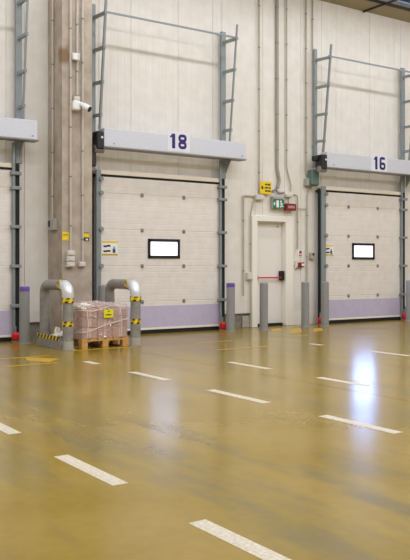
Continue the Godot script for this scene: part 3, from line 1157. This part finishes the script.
	r = wall_rect(295.8, 261.0, 298.2, 269.0, 0.05)
	t = small_box("key_box", "narrow pale box with dark mark, left against the fire call point", "box", r, 0.0, M.box_light)
	face(t, "slot", r, 0.2, 0.05, 0.8, 0.2, M.dark_red)
	# grey box left of the exit door
	r = wall_rect(247.8, 272.6, 252.4, 279.6, 0.07)
	t = small_box("switch_box", "small pale grey box at the left jamb of the exit door", "box", r, 0.0, M.box_light)
	face(t, "lid", r, 0.1, 0.1, 0.9, 0.9, M.box_light, 0.006)
	# push-button station left of door 16
	r = wall_rect(311.4, 252.6, 315.2, 259.0, 0.08)
	t = small_box("button_station", "small beige push button station at the left rail of door 16", "switch", r, 0.0, M.conduit)
	face(t, "button", r, 0.3, 0.55, 0.75, 0.9, M.black, 0.01)

func build_column_fittings() -> void:
	var zc := 0.60
	# security camera
	var t := thing("security_camera", "white security camera on the concrete column, lens tilted down", "camera", wp(77.5, 103, zc), "")
	var r := wall_rect(73.6, 100.0, 81.0, 110.0, zc + 0.12)
	var st := nst()
	box(st, Vector3(r[0].x, r[0].y, zc), r[1], 0.02)
	part(t, "mount_box", st, M.white)
	r = wall_rect(74.6, 96.0, 80.4, 100.0, zc + 0.08)
	st = nst()
	box(st, Vector3(r[0].x, r[0].y, zc), r[1], 0.01)
	part(t, "terminal_box", st, M.box_light)
	var c0 := wp(80.5, 103.5, zc + 0.12)
	var c1 := wp(84.8, 106.6, zc + 0.18)
	var c2 := wp(89.6, 109.2, zc + 0.26)
	st = nst()
	tube(st, [c0, c1], 0.035, 12)
	part(t, "arm", st, M.white)
	var dv := (c2 - c1).normalized()
	st = nst()
	tube(st, [c1 - dv * 0.02, c2], 0.058, 16)
	part(t, "barrel", st, M.white)
	st = nst()
	tube(st, [c2 - dv * 0.02, c2 + dv * 0.006], 0.05, 16)
	part(t, "lens", st, M.black, "black lens")
	# white plate over the conduits
	r = wall_rect(73.0, 53.0, 80.0, 60.0, zc + 0.085)
	t = small_box("junction_plate", "white square junction plate high on the concrete column", "junction box", r, zc + 0.055, M.white)
	face(t, "cover", r, 0.1, 0.1, 0.62, 0.9, M.white, 0.008)
	face(t, "cover", r, 0.68, 0.1, 0.92, 0.9, M.box_light, 0.008)
	# yellow stickers
	r = wall_rect(62.2, 232.0, 69.2, 240.4, zc + 0.006)
	t = small_box("yellow_sticker", "plain yellow sticker at the left edge of the column front", "sign", r, zc, M.yellow, "board")
	face(t, "print", r, 0.12, 0.62, 0.85, 0.72, mat(Color(0.66, 0.50, 0.05), 0.6))
	face(t, "print", r, 0.30, 0.16, 0.75, 0.34, mat(Color(0.96, 0.85, 0.35), 0.6))
	r = wall_rect(83.4, 232.6, 89.0, 240.8, zc + 0.006)
	t = small_box("hazard_sticker", "yellow and black hazard sticker at the right edge of the column front", "sign", r, zc, M.yellow, "board")
	face(t, "black_field", r, 0.0, 0.0, 1.0, 0.42, M.black)
	face(t, "white_mark", [r[0], r[1] + Vector3(0, 0, 0.003)], 0.4, 0.06, 0.8, 0.26, M.white)
	face(t, "print", r, 0.1, 0.92, 0.95, 1.0, M.black)
	# socket boxes
	for k in 3:
		r = wall_rect(67.4 + (0.4 if k == 0 else 0.0), 250.4 + 5.7 * k, 75.0, 255.7 + 5.7 * k, zc + 0.09)
		var lab: String = ["topmost", "middle", "lowest"][k]
		t = small_box("socket_box", "%s of three pale socket boxes stacked on the column" % lab, "socket", r, zc, M.box_light, "case", "socket boxes on the column")
		face(t, "flap", r, 0.15, 0.2, 0.85, 0.75, M.box_light, 0.014)
	r = wall_rect(79.8, 261.8, 85.8, 266.8, zc + 0.08)
	t = small_box("socket_box", "single pale socket box right of the stacked three on the column", "socket", r, zc, M.box_light, "case", "socket boxes on the column")
	face(t, "flap", r, 0.15, 0.2, 0.85, 0.75, M.box_light, 0.014)
	# switch box on the left face of the column
	var a := xp(47.5, 219.0, 5.53)
	var b := xp(53.6, 230.0, 5.53)
	t = thing("switch_box", "grey switch box with a dark rocker on the shaded column side", "box", Vector3(5.57, b.y, (a.z + b.z) * 0.5), "")
	st = nst()
	box(st, Vector3(5.53, b.y, minf(a.z, b.z) + 0.02), Vector3(5.606, a.y, maxf(a.z, b.z)), 0.008)
	part(t, "case", st, M.box_grey)
	st = nst()
	box(st, Vector3(5.522, lerpf(b.y, a.y, 0.3), minf(a.z, b.z) + 0.03), Vector3(5.532, lerpf(b.y, a.y, 0.85), lerpf(a.z, b.z, 0.42)), 0.003)
	part(t, "rocker", st, M.black, "black rocker")

# ------------------------------------------------------------------ bollards and guards
func build_bollards() -> void:
	var R := 0.084
	var H := 0.95
	var st := nst()
	lathe(st, Vector3.ZERO, [Vector2(R, 0.0), Vector2(R, H - 0.02), Vector2(R - 0.012, H - 0.005), Vector2(R - 0.03, H), Vector2(0.0, H + 0.002)], 28)
	var body := st.commit()
	st = nst()
	lathe(st, Vector3.ZERO, [Vector2(R + 0.022, 0.0), Vector2(R + 0.022, 0.012), Vector2(R - 0.002, 0.016)], 28)
	var flange := st.commit()
	st = nst()
	lathe(st, Vector3.ZERO, [Vector2(R + 0.002, H - 0.085), Vector2(R + 0.002, H - 0.022), Vector2(R - 0.011, H - 0.003)], 28)
	var tape := st.commit()
	var list := [
		[24.5, 0.62, true, "grey bollard with purple tape at the top, between the left dock door and the column"],
		[103.0, 0.55, false, "grey bollard behind the wrapped pallet, at the left rail of door 18"],
		[230.6, 0.52, true, "grey bollard with purple tape at the top, right of door 18"],
		[263.8, 0.68, false, "plain grey bollard in front of the exit door"],
		[305.2, 0.56, false, "plain grey bollard just right of the exit door frame"],
		[325.0, 0.58, false, "plain grey bollard at the left rail of door 16"],
		[409.5, 0.58, false, "plain grey bollard right of door 16"]]
	for b in list:
		var p := wp(b[0], 300, b[1])
		var t := thing("bollard", b[3], "bollard", Vector3(p.x, 0, p.z), "bollards along the dock wall")
		hang(t, "post", body, M.bollard)
		hang(t, "base_ring", flange, M.bollard)
		if b[2]:
			hang(t, "tape_band", tape, M.purple_tape)

# slanting black and yellow stripes wound round a pipe piece: yellow band, black slanted patches on it
func hazard_band(t: Node3D, a: Vector3, axis: Vector3, width: float, r: float, turn := 0.0) -> void:
	var st := nst()
	tube(st, [a - axis * width * 0.5, a + axis * width * 0.5], r + 0.002, 24, false)
	var y := part(t, "tape_band", st, M.yellow, "black and yellow hazard tape")
	var u := axis.cross(Vector3(0.31, 0.2, 0.93)).normalized()
	var v := axis.cross(u)
	st = nst()
	var n := 5
	var rr := r + 0.004
	for k in n:
		for s in 4:
			var v4 := []
			var n4 := []
			for c in [Vector2(0, -1), Vector2(1, -1), Vector2(1, 1), Vector2(0, 1)]:
				var ang: float = turn + TAU * (k + (s + c.x) / 8.0 + c.y * 0.16) / n
				var d := u * cos(ang) + v * sin(ang)
				n4.append(d)
				v4.append(a + axis * (c.y * width * 0.5) + d * rr)
			smooth(st, v4, n4)
	part(y, "black_stripe", st, M.black)

func guard_hoop(x: float, zr: float, zf: float, plate: bool, label: String) -> void:
	var R := 0.082
	var top := 0.985
	var br := 0.155
	var t := thing("guard_hoop", label, "guard rail", Vector3(x, 0, (zr + zf) * 0.5), "pipe guard hoops beside the pallet")
	var pts := [Vector3(x, 0, zr)]
	pts.append_array(arc_corner(Vector3(x, top, zr), Vector3(0, -1, 0), Vector3(0, 0, 1), br))
	pts.append_array(arc_corner(Vector3(x, top, zf), Vector3(0, 0, -1), Vector3(0, -1, 0), br))
	pts.append(Vector3(x, 0, zf))
	var st := nst()
	tube(st, pts, R, 24)
	part(t, "pipe", st, M.guard)
	# bright sleeve over the front elbow
	var arc := arc_corner(Vector3(x, top, zf), Vector3(0, 0, -1), Vector3(0, -1, 0), br)
	arc.append(Vector3(x, top - br - 0.05, zf))
	st = nst()
	tube(st, arc, R + 0.006, 24)
	part(t, "elbow_sleeve", st, M.sleeve, "bright metal elbow sleeve")
	hazard_band(t, Vector3(x, top, zf - br - 0.02), Vector3(0, 0, 1), 0.075, R + 0.007, 0.3)
	hazard_band(t, Vector3(x, top - br - 0.07, zf), Vector3(0, 1, 0), 0.075, R + 0.007, 1.0)
	hazard_band(t, Vector3(x, 0.40, zf), Vector3(0, 1, 0), 0.075, R, 0.5)
	st = nst()
	lathe(st, Vector3(x, 0, zf), [Vector2(R + 0.03, 0.0), Vector2(R + 0.03, 0.012), Vector2(R, 0.02)], 24)
	lathe(st, Vector3(x, 0, zr), [Vector2(R + 0.03, 0.0), Vector2(R + 0.03, 0.012), Vector2(R, 0.02)], 24)
	part(t, "foot_ring", st, M.guard)
	st = nst()
	lathe(st, Vector3(x, 0, zf), [Vector2(R + 0.004, 0.02), Vector2(R + 0.004, 0.13), Vector2(R, 0.135)], 24)
	part(t, "foot_collar", st, M.box_grey)
	if plate:
		var xl := x - R - 0.018
		st = nst()
		box(st, Vector3(xl, 0.0, zr - R), Vector3(xl + 0.018, 0.20, zf - R * 0.5), 0.004)
		var pl := part(t, "side_plate", st, M.guard)
		st = nst()
		box(st, Vector3(xl - 0.003, 0.135, zr - R + 0.02), Vector3(xl, 0.20, zf - 0.12), 0.0)
		var tp := part(pl, "tape_strip", st, M.yellow, "black and yellow hazard tape")
		st = nst()
		var z := zr - R + 0.03
		while z < zf - 0.2:
			var q := [Vector3(xl - 0.005, 0.135, z), Vector3(xl - 0.005, 0.135, z + 0.06), Vector3(xl - 0.005, 0.20, z + 0.11), Vector3(xl - 0.005, 0.20, z + 0.05)]
			quad(st, q[0], q[1], q[2], q[3], Vector3.LEFT)
			z += 0.125
		part(tp, "black_stripe", st, M.black)
		st = nst()
		box(st, Vector3(xl + 0.018, 0.0, zr + R), Vector3(x + R, 0.018, zf - R), 0.004)
		part(t, "base_plate", st, M.guard)

func arc_corner(c: Vector3, into: Vector3, out: Vector3, r: float, n := 10) -> Array:
	# quarter circle: arrives from c + into * r, leaves at c + out * r
	var o := c + into * r + out * r
	var res := []
	for i in n + 1:
		var a := PI * 0.5 * i / n
		res.append(o - out * r * cos(a) - into * r * sin(a))
	return res

# ------------------------------------------------------------------ pallet and load
func build_pallet() -> void:
	var x0 := 5.325
	var x1 := 6.135
	var z1 := 1.985
	var z0 := 1.185
	var t := thing("pallet", "light wooden pallet under the film-wrapped cartons", "pallet", Vector3((x0 + x1) * 0.5, 0, (z0 + z1) * 0.5))
	var st: SurfaceTool
	for k in 3:
		var bx := lerpf(x0, x1 - 0.1, k / 2.0)
		st = nst()
		box(st, Vector3(bx, 0.0, z0), Vector3(bx + 0.1, 0.02, z1), 0.003)
		part(t, "bottom_board", st, M.wood)
		for j in 3:
			var bz := lerpf(z0, z1 - 0.1, j / 2.0)
			st = nst()
			box(st, Vector3(bx, 0.0205, bz), Vector3(bx + 0.1, 0.11, bz + 0.1), 0.004)
			part(t, "block", st, M.wood)
	for j in 3:
		var bz := lerpf(z0, z1 - 0.1, j / 2.0)
		st = nst()
		box(st, Vector3(x0, 0.1105, bz), Vector3(x1, 0.132, bz + 0.1), 0.003)
		part(t, "stringer_board", st, M.wood)
	for k in 6:
		var bx := lerpf(x0, x1 - 0.115, k / 5.0)
		st = nst()
		box(st, Vector3(bx, 0.1325, z0), Vector3(bx + 0.115, 0.154, z1), 0.003)
		part(t, "deck_board", st, M.wood)

	var lx0 := x0 + 0.015
	var lx1 := x1 - 0.015
	var lz1 := z1 - 0.02
	var lz0 := z0 + 0.02
	var ld := thing("wrapped_load", "brown cartons wrapped in clear film with a yellow label, on the pallet", "cartons", Vector3((lx0 + lx1) * 0.5, 0.154, (lz0 + lz1) * 0.5))
	var hs := [[0.47, 0.49, 0.45], [0.46, 0.50, 0.47], [0.44, 0.47, 0.45]]
	var sx := (lx1 - lx0) / 3.0
	var sz := (lz1 - lz0) / 3.0
	for j in 3:
		for k in 3:
			var total: float = hs[j][k]
			for l in 3:
				var cut: float = [0.36, 0.30, 0.40][k] if j == 0 else 0.33
				var fr := [0.0, cut, cut + 0.34, 1.0]
				var y0: float = 0.155 + total * fr[l]
				var y1: float = 0.155 + total * fr[l + 1] - 0.004
				var jit := rng.randf_range(0.0, 0.008)
				var c0 := Vector3(lx0 + sx * k + 0.004 + jit, y0, lz1 - sz * (j + 1) + 0.004)
				var c1 := Vector3(lx0 + sx * (k + 1) - 0.004, y1, lz1 - sz * j - 0.004 - jit)
				st = nst()
				box(st, c0, c1, 0.008)
				var ct := part(ld, "carton", st, M.carton if (j + k + l) % 2 == 0 else M.carton_b)
				if j == 0 or k == 0:
					st = nst()
					var mx := (c0.x + c1.x) * 0.5
					box(st, Vector3(mx - 0.022, c0.y + 0.01, c1.z), Vector3(mx + 0.022, c1.y - 0.01, c1.z + 0.0015), 0.0)
					part(ct, "packing_tape", st, M.tape)
	# clear film: loose skin round the cartons with creases, gathered at the top
	var nz := FastNoiseLite.new()
	nz.seed = 9
	nz.frequency = 5.0
	nz.fractal_octaves = 4
	var na := 144
	var nh := 30
	var cx := (lx0 + lx1) * 0.5
	var cz := (lz0 + lz1) * 0.5
	var hx := (lx1 - lx0) * 0.5 + 0.016
	var hz := (lz1 - lz0) * 0.5 + 0.016
	var grid := []
	for i in nh + 9:
		var row := []
		for k in na:
			var a := TAU * k / na
			var d := Vector2(cos(a), sin(a))
			var s := 1.0 / pow(pow(absf(d.x) / hx, 10.0) + pow(absf(d.y) / hz, 10.0), 0.1)
			var y: float
			var shrink := 1.0
			if i <= nh:
				y = lerpf(0.158, 0.65, float(i) / nh)
			else:
				var u := float(i - nh) / 8.0
				shrink = 1.0 - u
				y = 0.65 + 0.045 * sin(u * PI * 0.5)
			var p := Vector3(cx + d.x * s * shrink, y, cz + d.y * s * shrink)
			var w := nz.get_noise_3d(p.x * 1.3, p.y * 3.0 + p.x * 1.4, p.z * 1.3)
			var bulge := 0.5 + 0.5 * nz.get_noise_3d(p.x * 0.5 + 7.0, p.y, p.z * 0.5)
			p += Vector3(d.x, 0, d.y) * (0.010 + 0.040 * absf(w)) * shrink
			if i >= nh:
				p.y += 0.05 * w + 0.02 * bulge
			row.append(p)
		grid.append(row)
	st = nst()
	st.set_smooth_group(-1)
	for i in grid.size() - 1:
		for k in na:
			var k2 := (k + 1) % na
			for v in [grid[i][k], grid[i + 1][k2], grid[i][k2], grid[i][k], grid[i + 1][k], grid[i + 1][k2]]:
				st.add_vertex(v)
	st.generate_normals()
	part(ld, "stretch_film", st, M.film, "creased clear stretch film")
	# ropes of gathered film slung across the front and left side
	var zf := lz1 + 0.045
	var slings := [
		[Vector3(lx0 - 0.03, 0.22, lz0 + 0.2), Vector3(lx0 - 0.03, 0.26, zf - 0.03), Vector3(lx0 + 0.10, 0.27, zf), Vector3(cx, 0.37, zf), Vector3(lx1 + 0.02, 0.45, zf - 0.01)],
		[Vector3(lx0 - 0.03, 0.56, lz0 + 0.3), Vector3(lx0 - 0.02, 0.60, zf - 0.02), Vector3(lx0 + 0.15, 0.58, zf), Vector3(cx + 0.1, 0.66, zf - 0.04), Vector3(lx1 + 0.01, 0.63, zf - 0.05)],
		[Vector3(lx0 + 0.06, 0.17, zf), Vector3(lx0 + 0.075, 0.40, zf + 0.004), Vector3(lx0 + 0.05, 0.62, zf)],
		[Vector3(lx1 - 0.13, 0.17, zf), Vector3(lx1 - 0.12, 0.42, zf + 0.004), Vector3(lx1 - 0.16, 0.64, zf)]]
	for sl in slings:
		st = nst()
		tube(st, run(sl, 0.04), 0.009, 6)
		part(ld, "film_rope", st, M.strand)
	# bunched end of the film at the left front corner
	st = nst()
	crumple(st, Vector3(lx0 + 0.07, 0.655, lz1 - 0.08), Vector3(0.10, 0.05, 0.07), 3)
	part(ld, "film_bunch", st, M.crumple, "bunched whitish film end")
	# yellow label
	var la := wall_rect(104.0, 309.6, 113.2, 317.6, lz1 + 0.05)
	st = nst()
	box(st, Vector3(la[0].x, la[0].y, lz1 + 0.045), la[1], 0.0)
	var lab := part(ld, "yellow_label", st, mat(Color(0.90, 0.88, 0.10), 0.5), "yellow label")
	for q in [[0.2, 0.30, 0.8, 0.42], [0.45, 0.7, 0.6, 0.85]]:
		var lm := face(lab, "print", la, q[0], q[1], q[2], q[3], M.black)
		lm.position = Vector3.ZERO
	# loose crumpled film lying behind the front leg of the left hoop
	var lf := xp(57.5, 332, 5.20)
	var cr := thing("crumpled_film", "whitish crumpled film lying on the base of the left guard hoop", "plastic film", Vector3(5.16, 0.02, 1.5))
	st = nst()
	crumple(st, Vector3(5.14, 0.15, 1.52), Vector3(0.10, 0.13, 0.17), 5)
	part(cr, "sheet", st, M.crumple)

func crumple(st: SurfaceTool, c: Vector3, h: Vector3, sd: int) -> void:
	var nz := FastNoiseLite.new()
	nz.seed = sd
	nz.frequency = 1.6
	nz.fractal_octaves = 3
	var n := 18
	var m := 10
	var g := []
	for j in m + 1:
		var row := []
		for i in n:
			var a := TAU * i / n
			var b := PI * j / m
			var d := Vector3(sin(b) * cos(a), cos(b), sin(b) * sin(a))
			row.append(c + d * h * (1.0 + 0.75 * nz.get_noise_3d(d.x, d.y, d.z)))
		g.append(row)
	for j in m:
		for i in n:
			var i2 := (i + 1) % n
			var mid: Vector3 = (g[j][i] + g[j + 1][i2]) * 0.5
			var nn: Vector3 = (g[j][i2] - g[j][i] + Vector3(1e-6, 0, 0)).cross(g[j + 1][i] - g[j][i2]).normalized()
			if nn.dot(mid - c) < 0.0:
				nn = -nn
			if nn.length() < 0.5:
				nn = Vector3.UP
			tri(st, g[j][i], g[j][i2], g[j + 1][i2], nn)
			tri(st, g[j][i], g[j + 1][i2], g[j + 1][i], nn)
